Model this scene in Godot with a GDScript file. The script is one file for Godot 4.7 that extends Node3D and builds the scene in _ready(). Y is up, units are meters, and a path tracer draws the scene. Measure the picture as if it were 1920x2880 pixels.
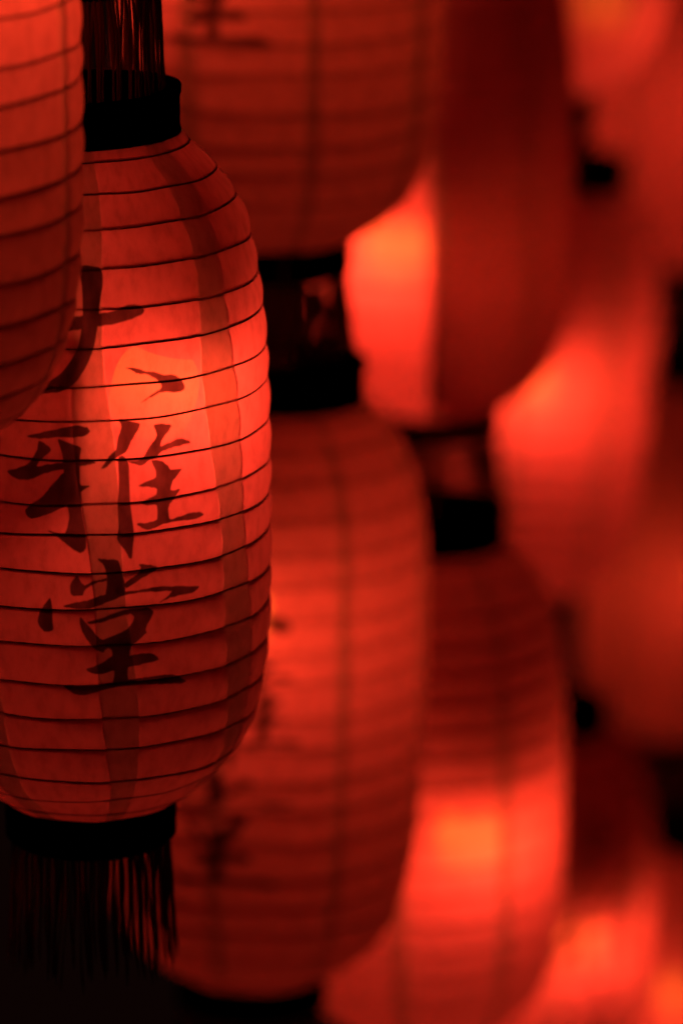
extends Node3D

# Red paper lanterns hanging in strings at night, each lit by the bulb inside it.
const FOCAL := 13700.0           # photograph pixels: 12 degrees of view over 2880 pixels
const PITCH := 15.0              # the camera looks down a little
const EYE := Vector3(0, 3.0, 0)
const NEAR_DEPTH := 4.79        # metres to the lantern with the three brush characters
const R := 0.18                  # paper shade: largest radius
const H := 0.672                 # paper shade: height
const MID := 0.378               # from the underside of the lower cap to the middle of the shade
const RIBS := 20
const AROUND := 96
const BAY := 6

var profile := [Vector2(0, 0.54), Vector2(0.016, 0.582), Vector2(0.05, 0.715), Vector2(0.10, 0.835), Vector2(0.155, 0.905), Vector2(0.285, 0.975), Vector2(0.5, 1.0), Vector2(0.7, 0.995), Vector2(0.8, 0.965), Vector2(0.88, 0.895), Vector2(0.93, 0.79), Vector2(0.97, 0.63), Vector2(1.0, 0.47)]
var arc_t := PackedFloat32Array()      # height fraction at equal steps of arc length
var M := {}
var strand_meshes: Array[Mesh] = []
var arc_of_t := PackedFloat32Array()


func _ready() -> void:
	# ---- camera, sky, exposure -------------------------------------------------
	var cam := Camera3D.new()
	cam.name = "camera"
	cam.fov = 12.0
	cam.position = EYE
	cam.rotation_degrees = Vector3(-PITCH, 0, 0)
	cam.near = 0.05
	cam.far = 200.0
	var lens := CameraAttributesPhysical.new()
	lens.frustum_focal_length = 200.0
	lens.exposure_aperture = 2.3
	lens.frustum_focus_distance = 4.63
	cam.attributes = lens
	cam.current = true
	add_child(cam)
	cam.fov = 12.0

	var sky_look := ProceduralSkyMaterial.new()
	sky_look.sky_top_color = Color(0.20, 0.10, 0.10)
	sky_look.sky_horizon_color = Color(0.26, 0.11, 0.09)
	sky_look.ground_bottom_color = Color(0.24, 0.11, 0.09)
	sky_look.ground_horizon_color = Color(0.26, 0.11, 0.09)
	sky_look.sun_angle_max = 1.0
	var sky := Sky.new()
	sky.sky_material = sky_look
	var env := Environment.new()
	env.background_mode = Environment.BG_SKY
	env.sky = sky
	env.background_energy_multiplier = 0.07
	env.tonemap_mode = Environment.TONE_MAPPER_LINEAR
	env.tonemap_exposure = 1.0
	env.sdfgi_enabled = true
	env.ssao_enabled = true
	env.ssil_enabled = true
	var we := WorldEnvironment.new()
	we.name = "night_air"
	we.environment = env
	add_child(we)

	# ---- materials and shared shapes --------------------------------------------
	tables()
	make_materials()
	for k in 8:
		strand_meshes.append(strand_mesh(100 + k))

	# ---- the lanterns -----------------------------------------------------------
	lanterns()


func lanterns() -> void:
	var d := NEAR_DEPTH
	lantern("sharp red lantern at the middle left with all three dark brush characters facing us", at(243, 1322, d), 0.0, 1.0, {"seed": 1.0, "slope": 0.0, "slope_top": 0.03, "text": 0.0, "seams": 3.0, "slant": 24.0, "bulb": Vector3(0.066, 0.098, 0.084), "energy": 0.066, "glow": 0.6, "tilt": 14.0, "cup": 1.1, "dense": true, "flare": 0.7, "board": [2.0, 0.05, 0.162, 0.13, 0.0], "strands": true})
	lantern("nearest red lantern cut off by the left edge of the photo, overlapping the lettered one", at(-375, 170, d / 1.1), 0.0, 1.06, {"seed": 2.0, "text": 170.0, "seams": 20.0, "bulb": Vector3(0.05, 0.09, 0.05), "energy": 0.036})
	lantern("lantern above the sharp lettered one, only its dark fringe at the photo's top left", at(205, -1150, d / 1.04), 0.0, 1.0, {"seed": 3.0, "seams": 15.0, "bulb": Vector3(0, -0.02, 0.05), "energy": 0.05, "flare": 0.8, "length": 1.3, "strands": true})
	lantern("ribbed red lantern at the top centre with brush lettering beside the gold edged cap", at(792, -182, d / 0.82), 1.5, 1.1, {"seed": 4.0, "text": -33.0, "text_up": 0.08, "seams": 10.0, "bulb": Vector3(-0.10, 0.0, 0.062), "energy": 0.035, "flare": 2.0})
	lantern("slightly blurred tall lantern right behind the sharp lettered one, lettering at its lower left", at(745, 1932, d / 0.80), 2.7, 1.094, {"seed": 5.0, "text": -24.5, "seams": 27.0, "bulb": Vector3(-0.040, 0.100, 0.072), "energy": 0.055, "cup": 1.1})
	lantern("blurred red lantern in the upper middle, glowing orange down its left half", at(1245, 482, d / 0.71), 0.5, 1.0, {"seed": 6.0, "text": 150.0, "seams": 40.0, "bulb": Vector3(-0.062, -0.095, 0.082), "energy": 0.10, "flare": 1.6, "board": [-5.0, 0.03, 0.170, 0.34, -0.02]})
	lantern("blurred red lantern at the bottom centre with an orange glow spot in its middle", at(1201, 2216, d / 0.75), 0.5, 1.0, {"seed": 7.0, "text": 170.0, "seams": -12.0, "bulb": Vector3(0.054, -0.040, 0.094), "energy": 0.07})
	lantern("far lantern above the bright right hand one, only its underside and fringe showing", at(1582, -350, d / 0.63), 4.5, 1.0, {"seed": 8.0, "text": 120.0, "seams": 0.0, "bulb": Vector3(0.08, -0.20, 0.02), "energy": 0.034, "glow": 0.5, "flare": 2.0, "length": 1.6})
	lantern("bright orange red lantern right of centre, partly behind the dark fringe", at(1520, 1092, d / 0.613), 6.2, 1.0, {"seed": 9.0, "text": 80.0, "seams": 33.0, "bulb": Vector3(-0.026, 0.030, 0.102), "energy": 0.095, "cup": 1.25})
	lantern("glowing lantern in the lower right corner with dark blurred lettering", at(1520, 2592, d / 0.6), 2.0, 1.0, {"seed": 10.0, "text": 25.0, "seams": 8.0, "bulb": Vector3(0.055, 0.0, 0.085), "energy": 0.078, "cup": 1.6})
	lantern("farthest lantern at the top right edge, dull red with a dark cap below", at(1925, 236, d / 0.53), 2.0, 1.0, {"seed": 11.0, "text": 150.0, "seams": 12.0, "bulb": Vector3(0.10, -0.02, -0.04), "energy": 0.075})
	lantern("farthest lantern at the middle of the right edge, dull red beside the dark fringe", at(1915, 1562, d / 0.53), 4.0, 1.0, {"seed": 12.0, "text": 150.0, "seams": 12.0, "bulb": Vector3(0.07, -0.02, 0.04), "energy": 0.036})
	lantern("farthest lantern at the bottom right edge, below the black gap", at(1885, 2850, d / 0.53), 2.0, 1.0, {"seed": 13.0, "text": 150.0, "seams": 12.0, "bulb": Vector3(0.02, 0.05, 0.04), "energy": 0.07})


# a point seen at a pixel of the photograph, at a depth along the camera's axis
func at(x: float, y: float, depth: float) -> Vector3:
	var v := Vector3((x - 960.0) / FOCAL * depth, -(y - 1440.0) / FOCAL * depth, -depth)
	return EYE + v.rotated(Vector3.RIGHT, deg_to_rad(-PITCH))


# ---- shape of the shade --------------------------------------------------------
func radius_at(t: float) -> float:
	var n := profile.size()
	t = clampf(t, 0.0, 1.0)
	for i in n - 1:
		var a: Vector2 = profile[i]
		var b: Vector2 = profile[i + 1]
		if t <= b.x or i == n - 2:
			var p: Vector2 = profile[maxi(i - 1, 0)]
			var q: Vector2 = profile[mini(i + 2, n - 1)]
			var m0 := (b.y - p.y) / maxf(b.x - p.x, 1e-5)
			var m1 := (q.y - a.y) / maxf(q.x - a.x, 1e-5)
			var d := (b.y - a.y) / (b.x - a.x)
			if i == 0: m0 = d * 1.1
			if i == n - 2: m1 = d * 1.1
			if absf(d) > 1e-4:
				m0 = clampf(m0 / d, 0.0, 2.6) * d
				m1 = clampf(m1 / d, 0.0, 2.6) * d
			else:
				m0 = 0.0
				m1 = 0.0
			var w := b.x - a.x
			var s := clampf((t - a.x) / w, 0.0, 1.0)
			var s2 := s * s
			var s3 := s2 * s
			return R * ((2 * s3 - 3 * s2 + 1) * a.y + (s3 - 2 * s2 + s) * w * m0 + (-2 * s3 + 3 * s2) * b.y + (s3 - s2) * w * m1)
	return R


func tables() -> void:
	var n := 800
	var sums := PackedFloat32Array([0.0])
	var r0 := radius_at(0)
	for i in range(1, n + 1):
		var r1 := radius_at(float(i) / n)
		sums.append(sums[i - 1] + sqrt((H / n) * (H / n) + (r1 - r0) * (r1 - r0)))
		r0 = r1
	var total: float = sums[n]
	for i in n + 1:
		arc_of_t.append(sums[i] / total)
	var j := 0
	for i in n + 1:
		var want := float(i) / n
		while j < n - 1 and arc_of_t[j + 1] < want:
			j += 1
		var f := (want - arc_of_t[j]) / maxf(arc_of_t[j + 1] - arc_of_t[j], 1e-6)
		arc_t.append((j + clampf(f, 0, 1)) / n)


func t_of_arc(a: float) -> float:
	var x := clampf(a, 0.0, 1.0) * 800.0
	var i := mini(int(x), 799)
	return lerpf(arc_t[i], arc_t[i + 1], x - i)


func rib_arc(i: int) -> float:
	return (i + 0.35 + 0.05 * sin(i * 2.3) + 0.04 * sin(i * 5.1)) / RIBS


# how the wire rings of one lantern wander from level
func wander(arc: float, phi: float, how: Dictionary) -> float:
	var k := arc * RIBS
	var s: float = how.seed
	var edge := clampf(minf(arc, 1.0 - arc) * 14.0, 0.0, 1.0)
	return edge * (0.0011 * sin(phi + k * 1.7 + s) + 0.0008 * sin(2.0 * phi + k * 2.9 + s * 3.0) + 0.0006 * sin(3.0 * phi - k * 4.3 + s * 2.0) + 0.0005 * sin(7.0 * phi + k * 2.1) + 0.0004 * sin(11.0 * phi - k * 5.3 + s))


func skin(arc: float, phi: float, how: Dictionary, out := 0.0) -> Vector3:
	var t := t_of_arc(arc)
	var i := int(floor(arc * RIBS - 0.35))
	if rib_arc(i) > arc: i -= 1
	if rib_arc(i + 1) <= arc: i += 1
	var bay := clampf((arc - rib_arc(i)) / (rib_arc(i + 1) - rib_arc(i)), 0.0, 1.0)
	var r := radius_at(t) + 0.0018 * sin(PI * bay) * clampf(minf(arc, 1.0 - arc) * 12.0, 0.0, 1.0) + out
	r += 0.0009 * sin(8.0 * phi + how.seed) * sin(PI * bay)
	var x := r * sin(phi)
	var slope: float = how.slope + how.slope_top * pow(1.0 - t, 3.0)
	return Vector3(x, MID + H * (0.5 - t) + wander(arc, phi, how) + x * slope, r * cos(phi))


func grid_mesh(rows: int, cols: int, point: Callable, uv: Callable) -> ArrayMesh:
	var st := SurfaceTool.new()
	st.begin(Mesh.PRIMITIVE_TRIANGLES)
	st.set_smooth_group(0)
	for i in rows + 1:
		for j in cols + 1:
			var c: Vector2 = uv.call(float(i) / rows, float(j) / cols)
			st.set_uv(c)
			st.set_uv2(c)
			st.add_vertex(point.call(float(i) / rows, float(j) / cols))
	for i in rows:
		for j in cols:
			var a := i * (cols + 1) + j
			var b := a + cols + 1
			for q in [a, b, a + 1, a + 1, b, b + 1]:
				st.add_index(q)
	st.generate_normals()
	return st.commit()


func lathe(points: Array, cols := 64, slope := 0.0) -> ArrayMesh:
	var st := SurfaceTool.new()
	st.begin(Mesh.PRIMITIVE_TRIANGLES)
	var run := 0.0
	for i in points.size() - 1:
		var a: Vector2 = points[i]
		var b: Vector2 = points[i + 1]
		var len_ := a.distance_to(b)
		for j in cols:
			var p0 := TAU * j / cols
			var p1 := TAU * (j + 1) / cols
			var q := [on(a, p0, slope), on(b, p0, slope), on(b, p1, slope), on(a, p1, slope)]
			var u := [Vector2(p0 / TAU, a.y), Vector2(p0 / TAU, b.y), Vector2(p1 / TAU, b.y), Vector2(p1 / TAU, a.y)]
			var n := Vector2(b.y - a.y, a.x - b.x).normalized() * -1.0
			for k in [0, 1, 2, 0, 2, 3]:
				var ph: float = p0 if k < 2 else p1
				st.set_normal(Vector3(n.x * sin(ph), n.y, n.x * cos(ph)))
				st.set_uv(u[k])
				st.add_vertex(q[k])
		run += len_
	return st.commit()


func on(p: Vector2, phi: float, slope: float) -> Vector3:
	return Vector3(p.x * sin(phi), p.y + p.x * sin(phi) * slope, p.x * cos(phi))


func rib_mesh(i: int, how: Dictionary) -> ArrayMesh:
	var a := rib_arc(i)
	var place_ := func(u: float, v: float) -> Vector3:
		var phi := TAU * v
		var c := skin(a, phi, how)
		var out := Vector3(sin(phi), 0, cos(phi))
		var w := TAU * u
		return c + out * (0.00115 * cos(w) - 0.0006) + Vector3.UP * 0.00115 * sin(w)
	return grid_mesh(6, 72, place_, func(u: float, v: float) -> Vector2: return Vector2(v * 20.0, u))


func strand_mesh(seed_: int) -> ArrayMesh:
	var rng := RandomNumberGenerator.new()
	rng.seed = seed_
	var len_ := rng.randf_range(0.108, 0.138)
	var sway := rng.randf_range(-0.006, 0.006)
	var flare := rng.randf_range(0.005, 0.013)
	var ph := rng.randf() * TAU
	var w0 := rng.randf_range(0.0012, 0.0021)
	var place_ := func(u: float, v: float) -> Vector3:
		var s := v
		var w := TAU * u
		var thin := w0 * (1.0 + 0.25 * sin(s * 9.0 + ph)) * (1.0 - 0.75 * smoothstep(0.88, 1.0, s))
		var twist := 0.7 * sin(s * 3.0 + ph)
		var e := Vector2(cos(w) * thin, sin(w) * thin * 0.45).rotated(twist)
		return Vector3(sway * s * s + 0.0012 * sin(s * 6.0 + ph) + e.x, -len_ * s, flare * s + 0.0008 * sin(s * 8.0 + ph * 2.0) + e.y)
	return grid_mesh(6, 9, place_, func(u: float, v: float) -> Vector2: return Vector2(u, v))


# ---- one lantern ----------------------------------------------------------------
func part(called: String, mesh: Mesh, m: Material, parent: Node3D) -> MeshInstance3D:
	var o := MeshInstance3D.new()
	o.name = called
	o.mesh = mesh
	o.material_override = m
	parent.add_child(o, true)
	return o


func lantern(label: String, where: Vector3, lean: float, size: float, how: Dictionary) -> Node3D:
	var o := Node3D.new()
	o.name = "paper_lantern"
	o.set_meta("label", label)
	o.set_meta("category", "lantern")
	o.set_meta("group", "red paper lanterns hanging in strings")
	add_child(o, true)
	var turn := Basis(Vector3.BACK, deg_to_rad(-lean)) * Basis(Vector3.UP, atan2(EYE.x - where.x, EYE.z - where.z))
	o.transform = Transform3D(turn.scaled(Vector3.ONE * size), where - turn.y * MID * size)
	how = {"seed": 0.0, "slope": 0.02, "slope_top": 0.0, "text": 0.0, "text_up": 0.0, "seams": 5.0, "slant": 6.0, "bulb": Vector3(0, 0, 0.06), "energy": 0.08, "board": [], "strands": false, "flare": 1.0, "glow": 1.0, "tilt": 0.0, "cup": 1.0, "dense": false, "length": 1.0}.merged(how, true)

	# the shade: one skin of paper over wire rings, with glued overlaps inside
	var text: float = deg_to_rad(how.text)
	part("paper_shade", grid_mesh(RIBS * BAY, AROUND, func(u: float, v: float) -> Vector3: return skin(u, TAU * v - PI, how), func(u: float, v: float) -> Vector2: return Vector2(v - text / TAU, u + how.text_up / 0.71)), M.paper, o)
	for i in RIBS:
		part("wire_rib", rib_mesh(i, how), M.wire, o)
	for k in 8:
		var mid: float = deg_to_rad(how.seams + 45.0 * k)
		var slant := deg_to_rad(how.slant * (0.8 + 0.2 * sin(k * 1.9)))
		var half := deg_to_rad(4.9 + 1.2 * sin(k * 2.4 + how.seed)) * (0.6 if not how.dense else 1.45 if k % 3 == 1 else 0.9)
		part("paper_overlap", grid_mesh(60, 3, func(u: float, v: float) -> Vector3: return skin(u, mid + slant * maxf(u - 0.4, -0.1) + half * (2.0 * v - 1.0) * (1.0 + 0.12 * sin(u * 19.0 + k)), how, -0.0018), func(u: float, v: float) -> Vector2: return Vector2(v * 0.03 + 0.02, u)), M.dense_overlap if how.dense and k % 3 == 1 else M.overlap, o)

	# caps
	var y := MID + H / 2.0 - 0.003
	var st_: float = how.slope + how.slope_top
	var top := part("upper_cap", lathe([Vector2(0.02, y + 0.040), Vector2(0.0905, y + 0.040), Vector2(0.0921, y + 0.0415), Vector2(0.0943, y + 0.0415), Vector2(0.0953, y + 0.0405), Vector2(0.0953, y + 0.002), Vector2(0.0943, y + 0.001), Vector2(0.0916, y + 0.001), Vector2(0.0916, y + 0.0395), Vector2(0.02, y + 0.0385)], 64, st_), M.cap, o)
	part("rim", lathe([Vector2(0.0953, y + 0.0475), Vector2(0.0962, y + 0.0485), Vector2(0.0968, y + 0.0475), Vector2(0.0968, y + 0.041), Vector2(0.0962, y + 0.0398), Vector2(0.0954, y + 0.041)], 64, st_), M.lacquer, top)
	part("rim", lathe([Vector2(0.0954, y + 0.005), Vector2(0.0962, y + 0.006), Vector2(0.0966, y + 0.005), Vector2(0.0966, y), Vector2(0.0962, y - 0.001), Vector2(0.0954, y)], 64, st_), M.lacquer, top)
	y = MID - H / 2.0 + 0.004
	var low := part("lower_cap", lathe([Vector2(0.0793, y), Vector2(0.0845, y), Vector2(0.0855, y - 0.001), Vector2(0.0855, y - 0.019), Vector2(0.0845, y - 0.020), Vector2(0.0845, y - 0.023), Vector2(0.0855, y - 0.024), Vector2(0.0855, y - 0.041), Vector2(0.0845, y - 0.042), Vector2(0.0793, y - 0.042), Vector2(0.0793, y)], 64, how.slope), M.lacquer, o)
	part("gilt_line", lathe([Vector2(0.0846, y - 0.0202), Vector2(0.0857, y - 0.0206), Vector2(0.0860, y - 0.0215), Vector2(0.0857, y - 0.0224), Vector2(0.0846, y - 0.0228)], 64, how.slope), M.gold, low)

	# the fringe under the lower cap
	var rng := RandomNumberGenerator.new()
	rng.seed = int(how.seed * 10.0) + 7
	var n := 124
	var joined := SurfaceTool.new()
	var hem_mesh := lathe([Vector2(0.0764, y - 0.036), Vector2(0.0789, y - 0.037), Vector2(0.0796, y - 0.043), Vector2(0.0789, y - 0.047), Vector2(0.0764, y - 0.048), Vector2(0.0754, y - 0.042), Vector2(0.0764, y - 0.036)], 48, how.slope)
	if not how.strands:
		joined.append_from(hem_mesh, 0, Transform3D())
	var fringe: MeshInstance3D = part("fringe", hem_mesh, M.thread, o)
	for k in n:
		var phi := TAU * (k + rng.randf_range(-0.6, 0.6)) / n
		var mesh: Mesh = strand_meshes[rng.randi() % 8]
		var b := Basis(Vector3.UP, phi) * Basis(Vector3.BACK, rng.randf_range(-0.03, 0.03)) * Basis.from_scale(Vector3(rng.randf_range(0.85, 1.1), rng.randf_range(0.92, 1.04) * how.length, how.flare))
		var xf := Transform3D(b, Vector3(0.0785 * sin(phi), y - 0.046, 0.0785 * cos(phi)))
		if how.strands:
			var s := part("strand", mesh, M.thread, fringe)
			s.transform = xf
		else:
			joined.append_from(mesh, 0, xf)
	if not how.strands:
		fringe.mesh = joined.commit()

	# bulb on its board, the flex it hangs by, and its light
	var b_: Vector3 = how.bulb + Vector3(0, MID, 0)
	var globe := []
	for k in 15:
		var w := -PI / 2.0 + PI * 0.92 * k / 14.0
		globe.append(Vector2(maxf(0.042 * pow(cos(w), 0.6), 0.001), 0.044 * signf(w) * pow(absf(sin(w)), 0.75)))
	var bulb := part("bulb", lathe(globe, 28), M.bulb if how.glow == 1.0 else M.dim_bulb, o)
	bulb.position = b_
	bulb.rotation.z = deg_to_rad(-how.tilt)
	part("socket", lathe([Vector2(0.022, 0.0425), Vector2(0.028 * how.cup, 0.0435), Vector2(0.028 * how.cup, 0.049), Vector2(0.020, 0.056), Vector2(0.0150, 0.058), Vector2(0.0150, 0.076), Vector2(0.009, 0.080), Vector2(0.001, 0.081)], 24), M.lacquer, bulb)
	var top_y := MID + H / 2.0 + 0.03
	var flex := grid_mesh(6, 14, func(u: float, v: float) -> Vector3:
		var c := Vector3(b_.x * smoothstep(0.0, 1.0, v), lerpf(top_y, b_.y + 0.078, v), b_.z * smoothstep(0.0, 1.0, v))
		return c + Vector3(cos(TAU * u), 0, sin(TAU * u)) * 0.003, func(u: float, v: float) -> Vector2: return Vector2(u, v))
	part("flex", flex, M.lacquer, o)
	if how.board:
		var g: Array = how.board        # azimuth, inner radius, outer radius, height, lift
		var box := BoxMesh.new()
		box.size = Vector3(0.004, g[3], g[2] - g[1])
		var plate := part("bulb_board", box, M.board, o)
		var phi := deg_to_rad(g[0])
		var mid_r: float = (g[1] + g[2]) / 2.0
		plate.transform = Transform3D(Basis(Vector3.UP, phi), Vector3(sin(phi) * mid_r, b_.y + g[4], cos(phi) * mid_r))
	var lamp := OmniLight3D.new()
	lamp.name = "bulb_light"
	lamp.light_color = lin(1.0, 0.170, 0.048)
	lamp.light_energy = how.energy
	lamp.light_size = 0.04
	lamp.omni_range = 4.0
	lamp.omni_attenuation = 2.0
	lamp.shadow_enabled = true
	lamp.position = b_
	o.add_child(lamp, true)
	# the cord it hangs from
	var up_y := MID + H / 2.0 + 0.036
	var cord := grid_mesh(6, 8, func(u: float, v: float) -> Vector3: return Vector3(0.0022 * cos(TAU * u), up_y + 0.19 * v, 0.0022 * sin(TAU * u)), func(u: float, v: float) -> Vector2: return Vector2(u, v))
	part("hanging_cord", cord, M.thread, o)
	return o


# ---- materials --------------------------------------------------------------------
func lin(r: float, g: float, b: float) -> Color:
	return Color(r, g, b).linear_to_srgb()


func plain(c: Color, rough: float, metal := 0.0) -> StandardMaterial3D:
	var m := StandardMaterial3D.new()
	m.albedo_color = c
	m.roughness = rough
	m.metallic = metal
	return m


func make_materials() -> void:
	var fibre := NoiseTexture2D.new()
	var n1 := FastNoiseLite.new()
	n1.seed = 11
	n1.noise_type = FastNoiseLite.TYPE_SIMPLEX_SMOOTH
	n1.frequency = 0.012
	n1.fractal_type = FastNoiseLite.FRACTAL_FBM
	n1.fractal_octaves = 5
	n1.fractal_gain = 0.6
	fibre.noise = n1
	fibre.width = 1024
	fibre.height = 1024
	fibre.seamless = true
	var ramp := Gradient.new()
	ramp.offsets = PackedFloat32Array([0.0, 0.5, 1.0])
	ramp.colors = PackedColorArray([Color(0.86, 0.845, 0.845), Color(0.955, 0.95, 0.95), Color(1, 1, 1)])
	fibre.color_ramp = ramp
	var paper := plain(lin(0.56, 0.140, 0.24), 0.8)
	paper.albedo_texture = ink_texture()
	paper.metallic_specular = 0.35
	paper.transparency = BaseMaterial3D.TRANSPARENCY_ALPHA
	paper.backlight_enabled = true
	paper.backlight = Color.WHITE
	paper.detail_enabled = true
	paper.detail_albedo = fibre
	paper.detail_blend_mode = BaseMaterial3D.BLEND_MODE_MUL
	paper.detail_uv_layer = BaseMaterial3D.DETAIL_UV_2
	paper.uv2_scale = Vector3(4.5, 1.7, 1)
	M.paper = paper
	var overlap := plain(lin(0.50, 0.09, 0.12), 0.85)
	overlap.backlight_enabled = true
	overlap.backlight = Color.WHITE
	M.overlap = overlap
	var dense := overlap.duplicate() as StandardMaterial3D
	dense.albedo_color = lin(0.14, 0.022, 0.025)
	M.dense_overlap = dense
	M.wire = plain(lin(0.10, 0.014, 0.010), 0.7)
	M.lacquer = plain(lin(0.020, 0.013, 0.012), 0.28)
	M.thread = plain(lin(0.13, 0.020, 0.018), 0.55)
	var board := plain(lin(0.50, 0.32, 0.22), 0.8)
	board.backlight_enabled = true
	board.backlight = Color.WHITE
	M.board = board
	M.gold = plain(lin(0.80, 0.52, 0.14), 0.5, 0.7)
	M.cap = cap_material()
	var bulb := plain(lin(0.6, 0.14, 0.05), 0.3)
	bulb.emission_enabled = true
	bulb.emission = lin(1.0, 0.27, 0.012)
	bulb.emission_energy_multiplier = 9.0
	var glow := Gradient.new()
	glow.offsets = PackedFloat32Array([0.0, 0.35, 1.0])
	glow.colors = PackedColorArray([Color(0.85, 0.85, 0.85), Color(1, 1, 1), Color(0.35, 0.35, 0.35)])
	var fade := GradientTexture2D.new()
	fade.gradient = glow
	fade.width = 8
	fade.height = 64
	fade.fill_from = Vector2(0, 0)
	fade.fill_to = Vector2(0, 1)
	bulb.emission_texture = fade
	bulb.emission_operator = BaseMaterial3D.EMISSION_OP_MULTIPLY
	bulb.texture_repeat = false
	bulb.uv1_scale = Vector3(1, -1.0 / 0.088, 1)
	bulb.uv1_offset = Vector3(0, 0.5, 0)
	M.bulb = bulb
	var dim := bulb.duplicate() as StandardMaterial3D
	dim.emission_energy_multiplier = 4.2
	M.dim_bulb = dim


# black lacquered band with gilt panels printed on it
func cap_material() -> StandardMaterial3D:
	var w := 1024
	var h := 64
	var im := Image.create(w, h, false, Image.FORMAT_RGB8)
	var mt := Image.create(w, h, false, Image.FORMAT_RGB8)
	var dark := lin(0.012, 0.009, 0.008)
	var gilt := lin(0.80, 0.55, 0.15)
	im.fill(dark)
	mt.fill(Color(0, 0.4, 0))
	for k in 8:
		var x0 := int((40.0 + 45.0 * k - 15.0) / 360.0 * w) % w
		im.fill_rect(Rect2i(x0, 5, 85, 54), gilt)
		mt.fill_rect(Rect2i(x0, 5, 85, 54), Color(1, 1, 1))
		for q: Rect2i in [Rect2i(5, 5, 75, 3), Rect2i(5, 46, 75, 3), Rect2i(5, 5, 3, 44), Rect2i(77, 5, 3, 44), Rect2i(20, 14, 44, 4), Rect2i(40, 14, 4, 26), Rect2i(26, 25, 32, 4), Rect2i(20, 36, 44, 4)]:
			im.fill_rect(Rect2i(q.position + Vector2i(x0, 5), q.size), dark)
			mt.fill_rect(Rect2i(q.position + Vector2i(x0, 5), q.size), Color(0, 0.4, 0))
	var m := StandardMaterial3D.new()
	m.albedo_texture = ImageTexture.create_from_image(im)
	m.metallic = 0.8
	m.metallic_texture = ImageTexture.create_from_image(mt)
	m.metallic_texture_channel = BaseMaterial3D.TEXTURE_CHANNEL_RED
	m.roughness = 0.38
	var y0 := MID + H / 2.0 - 0.003
	m.uv1_scale = Vector3(1, -1.0 / 0.041, 1)
	m.uv1_offset = Vector3(0, (y0 + 0.041) / 0.041, 0)
	return m


# paper with the three brush characters; u runs once round the shade, v down its surface
func ink_texture() -> ImageTexture:
	var w := 2048
	var h := 1280
	var lo := Vector2i(w, h)
	var hi := Vector2i(0, 0)
	var polys := []
	for s: PackedVector2Array in strokes():
		var p := PackedVector2Array()
		var c := curved(s)
		for q in c:
			var t := 0.5 - q.y / 1000.0 / H
			var a: float = arc_of_t[clampi(roundi(t * 800.0), 0, 800)]
			var v := Vector2((q.x / 3600.0 + 0.5) * w, a * h)
			p.append(v)
			lo = Vector2i(mini(lo.x, int(v.x) - 4), mini(lo.y, int(v.y) - 4))
			hi = Vector2i(maxi(hi.x, int(v.x) + 4), maxi(hi.y, int(v.y) + 4))
		polys.append(p)
	var bw := hi.x - lo.x
	var bh := hi.y - lo.y
	var cover := PackedFloat32Array()
	cover.resize(bw * bh)
	for p: PackedVector2Array in polys:
		var n := p.size()
		for row in bh * 2:
			var y := lo.y + (row + 0.5) / 2.0
			var xs := []
			for k in n:
				var a := p[k]
				var b := p[(k + 1) % n]
				if (a.y <= y) != (b.y <= y):
					xs.append(a.x + (y - a.y) / (b.y - a.y) * (b.x - a.x) - lo.x)
			xs.sort()
			for k in range(0, xs.size() - 1, 2):
				for x in range(maxi(0, int(xs[k])), mini(bw, int(xs[k + 1]) + 1)):
					var part_ := clampf(minf(xs[k + 1], x + 1.0) - maxf(xs[k], x), 0.0, 1.0)
					cover[(row / 2) * bw + x] = minf(1.0, cover[(row / 2) * bw + x] + part_ * 0.5)
	var im := Image.create(w, h, false, Image.FORMAT_RGBA8)
	im.fill(Color(1, 1, 1, 0.962))
	var brush := FastNoiseLite.new()
	brush.seed = 5
	brush.frequency = 0.02
	for y in range(1, bh - 1):
		for x in range(1, bw - 1):
			var c := 0.0
			for dy in [-1, 0, 1]:
				for dx in [-1, 0, 1]:
					c += cover[(y + dy) * bw + x + dx]
			c /= 9.0
			if c > 0.0:
				var k := lerpf(1.0, 0.15 + 0.10 * brush.get_noise_2d(x * 1.0, y * 0.5), c)
				im.set_pixel(lo.x + x, lo.y + y, Color(Color(k, k, k).linear_to_srgb(), lerpf(0.962, 1.0, c)))
	return ImageTexture.create_from_image(im)


# a closed smooth curve through the corners of a traced stroke
func curved(s: PackedVector2Array) -> PackedVector2Array:
	var r := PackedVector2Array()
	var n := s.size()
	for i in n:
		var a := s[(i - 1 + n) % n]
		var b := s[i]
		var c := s[(i + 1) % n]
		var d := s[(i + 2) % n]
		for k in 4:
			r.append(b.cubic_interpolate(c, b - (b - a).limit_length(b.distance_to(c)), c + (d - c).limit_length(b.distance_to(c)), k / 4.0))
	return r


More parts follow.
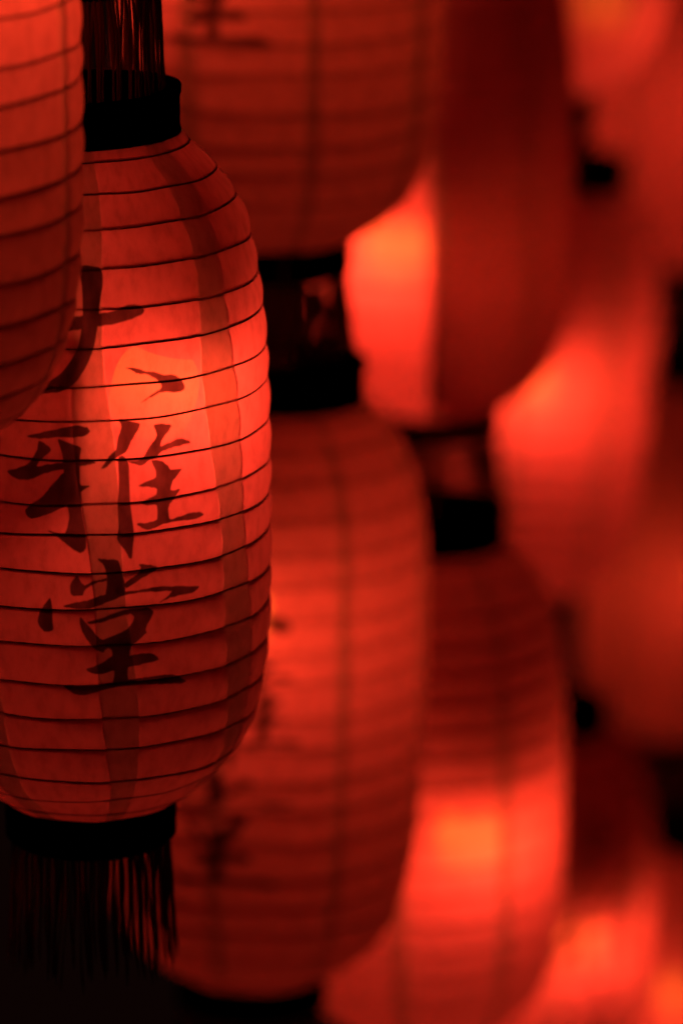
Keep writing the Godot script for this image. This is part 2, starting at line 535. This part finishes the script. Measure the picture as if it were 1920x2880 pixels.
# outlines of the brush strokes: tenths of a degree round the shade, millimetres above its middle
func strokes() -> Array:
	return [
		PackedVector2Array([Vector2(-19, 239), Vector2(49, 237), Vector2(63, 230), Vector2(62, 220), Vector2(54, 210), Vector2(49, 200), Vector2(46, 190), Vector2(38, 179), Vector2(29, 166), Vector2(15, 154), Vector2(-5, 141), Vector2(-31, 131), Vector2(-66, 124), Vector2(-112, 121), Vector2(-141, 120), Vector2(-174, 117), Vector2(-205, 115), Vector2(-174, 122), Vector2(-124, 131), Vector2(-88, 137), Vector2(-59, 145), Vector2(-36, 156), Vector2(-20, 167), Vector2(-11, 179), Vector2(-4, 191), Vector2(-4, 202), Vector2(-5, 217), Vector2(-11, 229)]),
		PackedVector2Array([Vector2(-96, 185), Vector2(-72, 187), Vector2(-42, 191), Vector2(-2, 193), Vector2(51, 195), Vector2(99, 197), Vector2(134, 201), Vector2(169, 201), Vector2(196, 196), Vector2(192, 193), Vector2(139, 188), Vector2(84, 185), Vector2(44, 184), Vector2(-9, 182), Vector2(-46, 181), Vector2(-76, 181), Vector2(-99, 180)]),
		PackedVector2Array([Vector2(125, 143), Vector2(155, 142), Vector2(191, 138), Vector2(223, 136), Vector2(250, 133), Vector2(283, 132), Vector2(312, 126), Vector2(321, 119), Vector2(316, 116), Vector2(293, 115), Vector2(249, 117), Vector2(225, 116), Vector2(196, 113), Vector2(169, 110), Vector2(204, 116), Vector2(228, 119), Vector2(240, 122), Vector2(236, 126), Vector2(215, 131), Vector2(188, 135), Vector2(158, 136), Vector2(148, 139)]),
		PackedVector2Array([Vector2(-180, 77), Vector2(-139, 81), Vector2(-88, 85), Vector2(-33, 89), Vector2(4, 87), Vector2(14, 83), Vector2(-5, 79), Vector2(-46, 77), Vector2(-88, 77), Vector2(-139, 75)]),
		PackedVector2Array([Vector2(-143, 73), Vector2(-120, 70), Vector2(-105, 65), Vector2(-127, 58), Vector2(-144, 52), Vector2(-150, 48), Vector2(-114, 51), Vector2(-76, 53), Vector2(-14, 56), Vector2(7, 56), Vector2(29, 53), Vector2(6, 51), Vector2(-31, 49), Vector2(-81, 46), Vector2(-127, 42), Vector2(-170, 36), Vector2(-201, 35), Vector2(-232, 38), Vector2(-245, 41), Vector2(-205, 45), Vector2(-176, 50), Vector2(-161, 57), Vector2(-148, 65)]),
		PackedVector2Array([Vector2(-84, 75), Vector2(-59, 73), Vector2(-30, 70), Vector2(-14, 67), Vector2(-18, 58), Vector2(-19, 36), Vector2(-16, 18), Vector2(-12, 2), Vector2(-5, -13), Vector2(-3, -29), Vector2(-14, -34), Vector2(-34, -33), Vector2(-63, -27), Vector2(-87, -21), Vector2(-121, -14), Vector2(-67, -17), Vector2(-58, -8), Vector2(-53, 4), Vector2(-59, 15), Vector2(-68, 47), Vector2(-72, 62)]),
		PackedVector2Array([Vector2(-68, 44), Vector2(-31, 40), Vector2(-15, 33), Vector2(10, 32), Vector2(-15, 27), Vector2(-40, 20), Vector2(-69, 13), Vector2(-107, 7), Vector2(-141, 2), Vector2(-171, -1), Vector2(-186, 4), Vector2(-188, 9), Vector2(-170, 15), Vector2(-136, 22), Vector2(-111, 30), Vector2(-89, 37)]),
		PackedVector2Array([Vector2(102, 93), Vector2(139, 91), Vector2(167, 87), Vector2(160, 81), Vector2(137, 71), Vector2(124, 63), Vector2(103, 59), Vector2(81, 54), Vector2(64, 49), Vector2(44, 47), Vector2(58, 53), Vector2(73, 60), Vector2(90, 65), Vector2(95, 74), Vector2(108, 86)]),
		PackedVector2Array([Vector2(98, 56), Vector2(113, 58), Vector2(129, 50), Vector2(129, 37), Vector2(132, 16), Vector2(137, -3), Vector2(143, -19), Vector2(138, -31), Vector2(134, -42), Vector2(125, -41), Vector2(111, -33), Vector2(90, -23), Vector2(95, -12), Vector2(93, 9), Vector2(97, 35)]),
		PackedVector2Array([Vector2(210, 84), Vector2(245, 84), Vector2(270, 81), Vector2(260, 76), Vector2(236, 68), Vector2(231, 63), Vector2(262, 65), Vector2(295, 67), Vector2(324, 65), Vector2(336, 62), Vector2(309, 61), Vector2(266, 60), Vector2(233, 58), Vector2(217, 54), Vector2(193, 52), Vector2(170, 48), Vector2(144, 50), Vector2(128, 53), Vector2(158, 53), Vector2(180, 57), Vector2(189, 62), Vector2(204, 67), Vector2(219, 73)]),
		PackedVector2Array([Vector2(201, 52), Vector2(237, 50), Vector2(255, 46), Vector2(264, 42), Vector2(303, 42), Vector2(287, 36), Vector2(270, 30), Vector2(263, 22), Vector2(296, 21), Vector2(281, 15), Vector2(261, 9), Vector2(254, 4), Vector2(258, -7), Vector2(284, -6), Vector2(333, -4), Vector2(369, -6), Vector2(380, -9), Vector2(343, -12), Vector2(293, -11), Vector2(237, -12), Vector2(210, -15), Vector2(184, -16), Vector2(162, -12), Vector2(150, -8), Vector2(184, -8), Vector2(215, -6), Vector2(217, 0), Vector2(216, 9), Vector2(185, 10), Vector2(166, 13), Vector2(185, 16), Vector2(215, 19), Vector2(217, 24), Vector2(195, 27), Vector2(156, 29), Vector2(178, 32), Vector2(214, 36), Vector2(214, 42)]),
		PackedVector2Array([Vector2(30, -40), Vector2(61, -41), Vector2(92, -43), Vector2(101, -51), Vector2(109, -61), Vector2(113, -70), Vector2(112, -78), Vector2(53, -77), Vector2(57, -67), Vector2(57, -56), Vector2(49, -47)]),
		PackedVector2Array([Vector2(-31, -57), Vector2(-21, -63), Vector2(-9, -67), Vector2(15, -63), Vector2(40, -61), Vector2(57, -60), Vector2(57, -63), Vector2(33, -64), Vector2(12, -67), Vector2(-9, -72), Vector2(-16, -77), Vector2(-51, -76), Vector2(-53, -67), Vector2(-43, -61)]),
		PackedVector2Array([Vector2(156, -49), Vector2(185, -50), Vector2(216, -54), Vector2(211, -57), Vector2(181, -61), Vector2(148, -66), Vector2(116, -72), Vector2(111, -67), Vector2(138, -61), Vector2(159, -56), Vector2(163, -52)]),
		PackedVector2Array([Vector2(-75, -87), Vector2(-44, -84), Vector2(-3, -82), Vector2(32, -79), Vector2(60, -77), Vector2(112, -76), Vector2(166, -75), Vector2(221, -74), Vector2(279, -76), Vector2(362, -80), Vector2(345, -84), Vector2(295, -85), Vector2(259, -86), Vector2(221, -90), Vector2(251, -84), Vector2(263, -80), Vector2(221, -79), Vector2(166, -78), Vector2(112, -80), Vector2(73, -84), Vector2(32, -88), Vector2(-6, -91), Vector2(-44, -90)]),
		PackedVector2Array([Vector2(-115, -79), Vector2(-110, -86), Vector2(-109, -95), Vector2(-108, -104), Vector2(-106, -111), Vector2(-119, -113), Vector2(-136, -113), Vector2(-150, -108), Vector2(-155, -103), Vector2(-146, -93), Vector2(-130, -85)]),
		PackedVector2Array([Vector2(-24, -98), Vector2(-9, -103), Vector2(5, -108), Vector2(15, -112), Vector2(27, -117), Vector2(41, -120), Vector2(65, -118), Vector2(90, -114), Vector2(129, -112), Vector2(179, -113), Vector2(157, -121), Vector2(135, -127), Vector2(123, -133), Vector2(72, -132), Vector2(65, -129), Vector2(54, -129), Vector2(44, -132), Vector2(20, -129), Vector2(-1, -122), Vector2(-18, -113), Vector2(-26, -104)]),
		PackedVector2Array([Vector2(-5, -103), Vector2(31, -100), Vector2(73, -96), Vector2(122, -93), Vector2(162, -93), Vector2(187, -93), Vector2(202, -97), Vector2(196, -101), Vector2(181, -107), Vector2(176, -112), Vector2(179, -115), Vector2(93, -114), Vector2(115, -110), Vector2(131, -105), Vector2(140, -100), Vector2(129, -97), Vector2(87, -99), Vector2(38, -103), Vector2(5, -105)]),
		PackedVector2Array([Vector2(72, -129), Vector2(125, -131), Vector2(121, -144), Vector2(118, -156), Vector2(122, -167), Vector2(73, -168), Vector2(77, -155), Vector2(73, -143)]),
		PackedVector2Array([Vector2(-9, -148), Vector2(23, -144), Vector2(58, -138), Vector2(79, -135), Vector2(121, -137), Vector2(157, -136), Vector2(194, -138), Vector2(213, -142), Vector2(219, -146), Vector2(180, -147), Vector2(128, -148), Vector2(79, -150), Vector2(50, -153), Vector2(22, -154), Vector2(5, -152)]),
		PackedVector2Array([Vector2(-81, -167), Vector2(-31, -168), Vector2(22, -168), Vector2(75, -166), Vector2(129, -164), Vector2(184, -163), Vector2(241, -163), Vector2(281, -166), Vector2(316, -173), Vector2(299, -175), Vector2(242, -173), Vector2(188, -172), Vector2(129, -171), Vector2(75, -172), Vector2(29, -175), Vector2(-14, -178), Vector2(-42, -177), Vector2(-63, -173)]),
	]
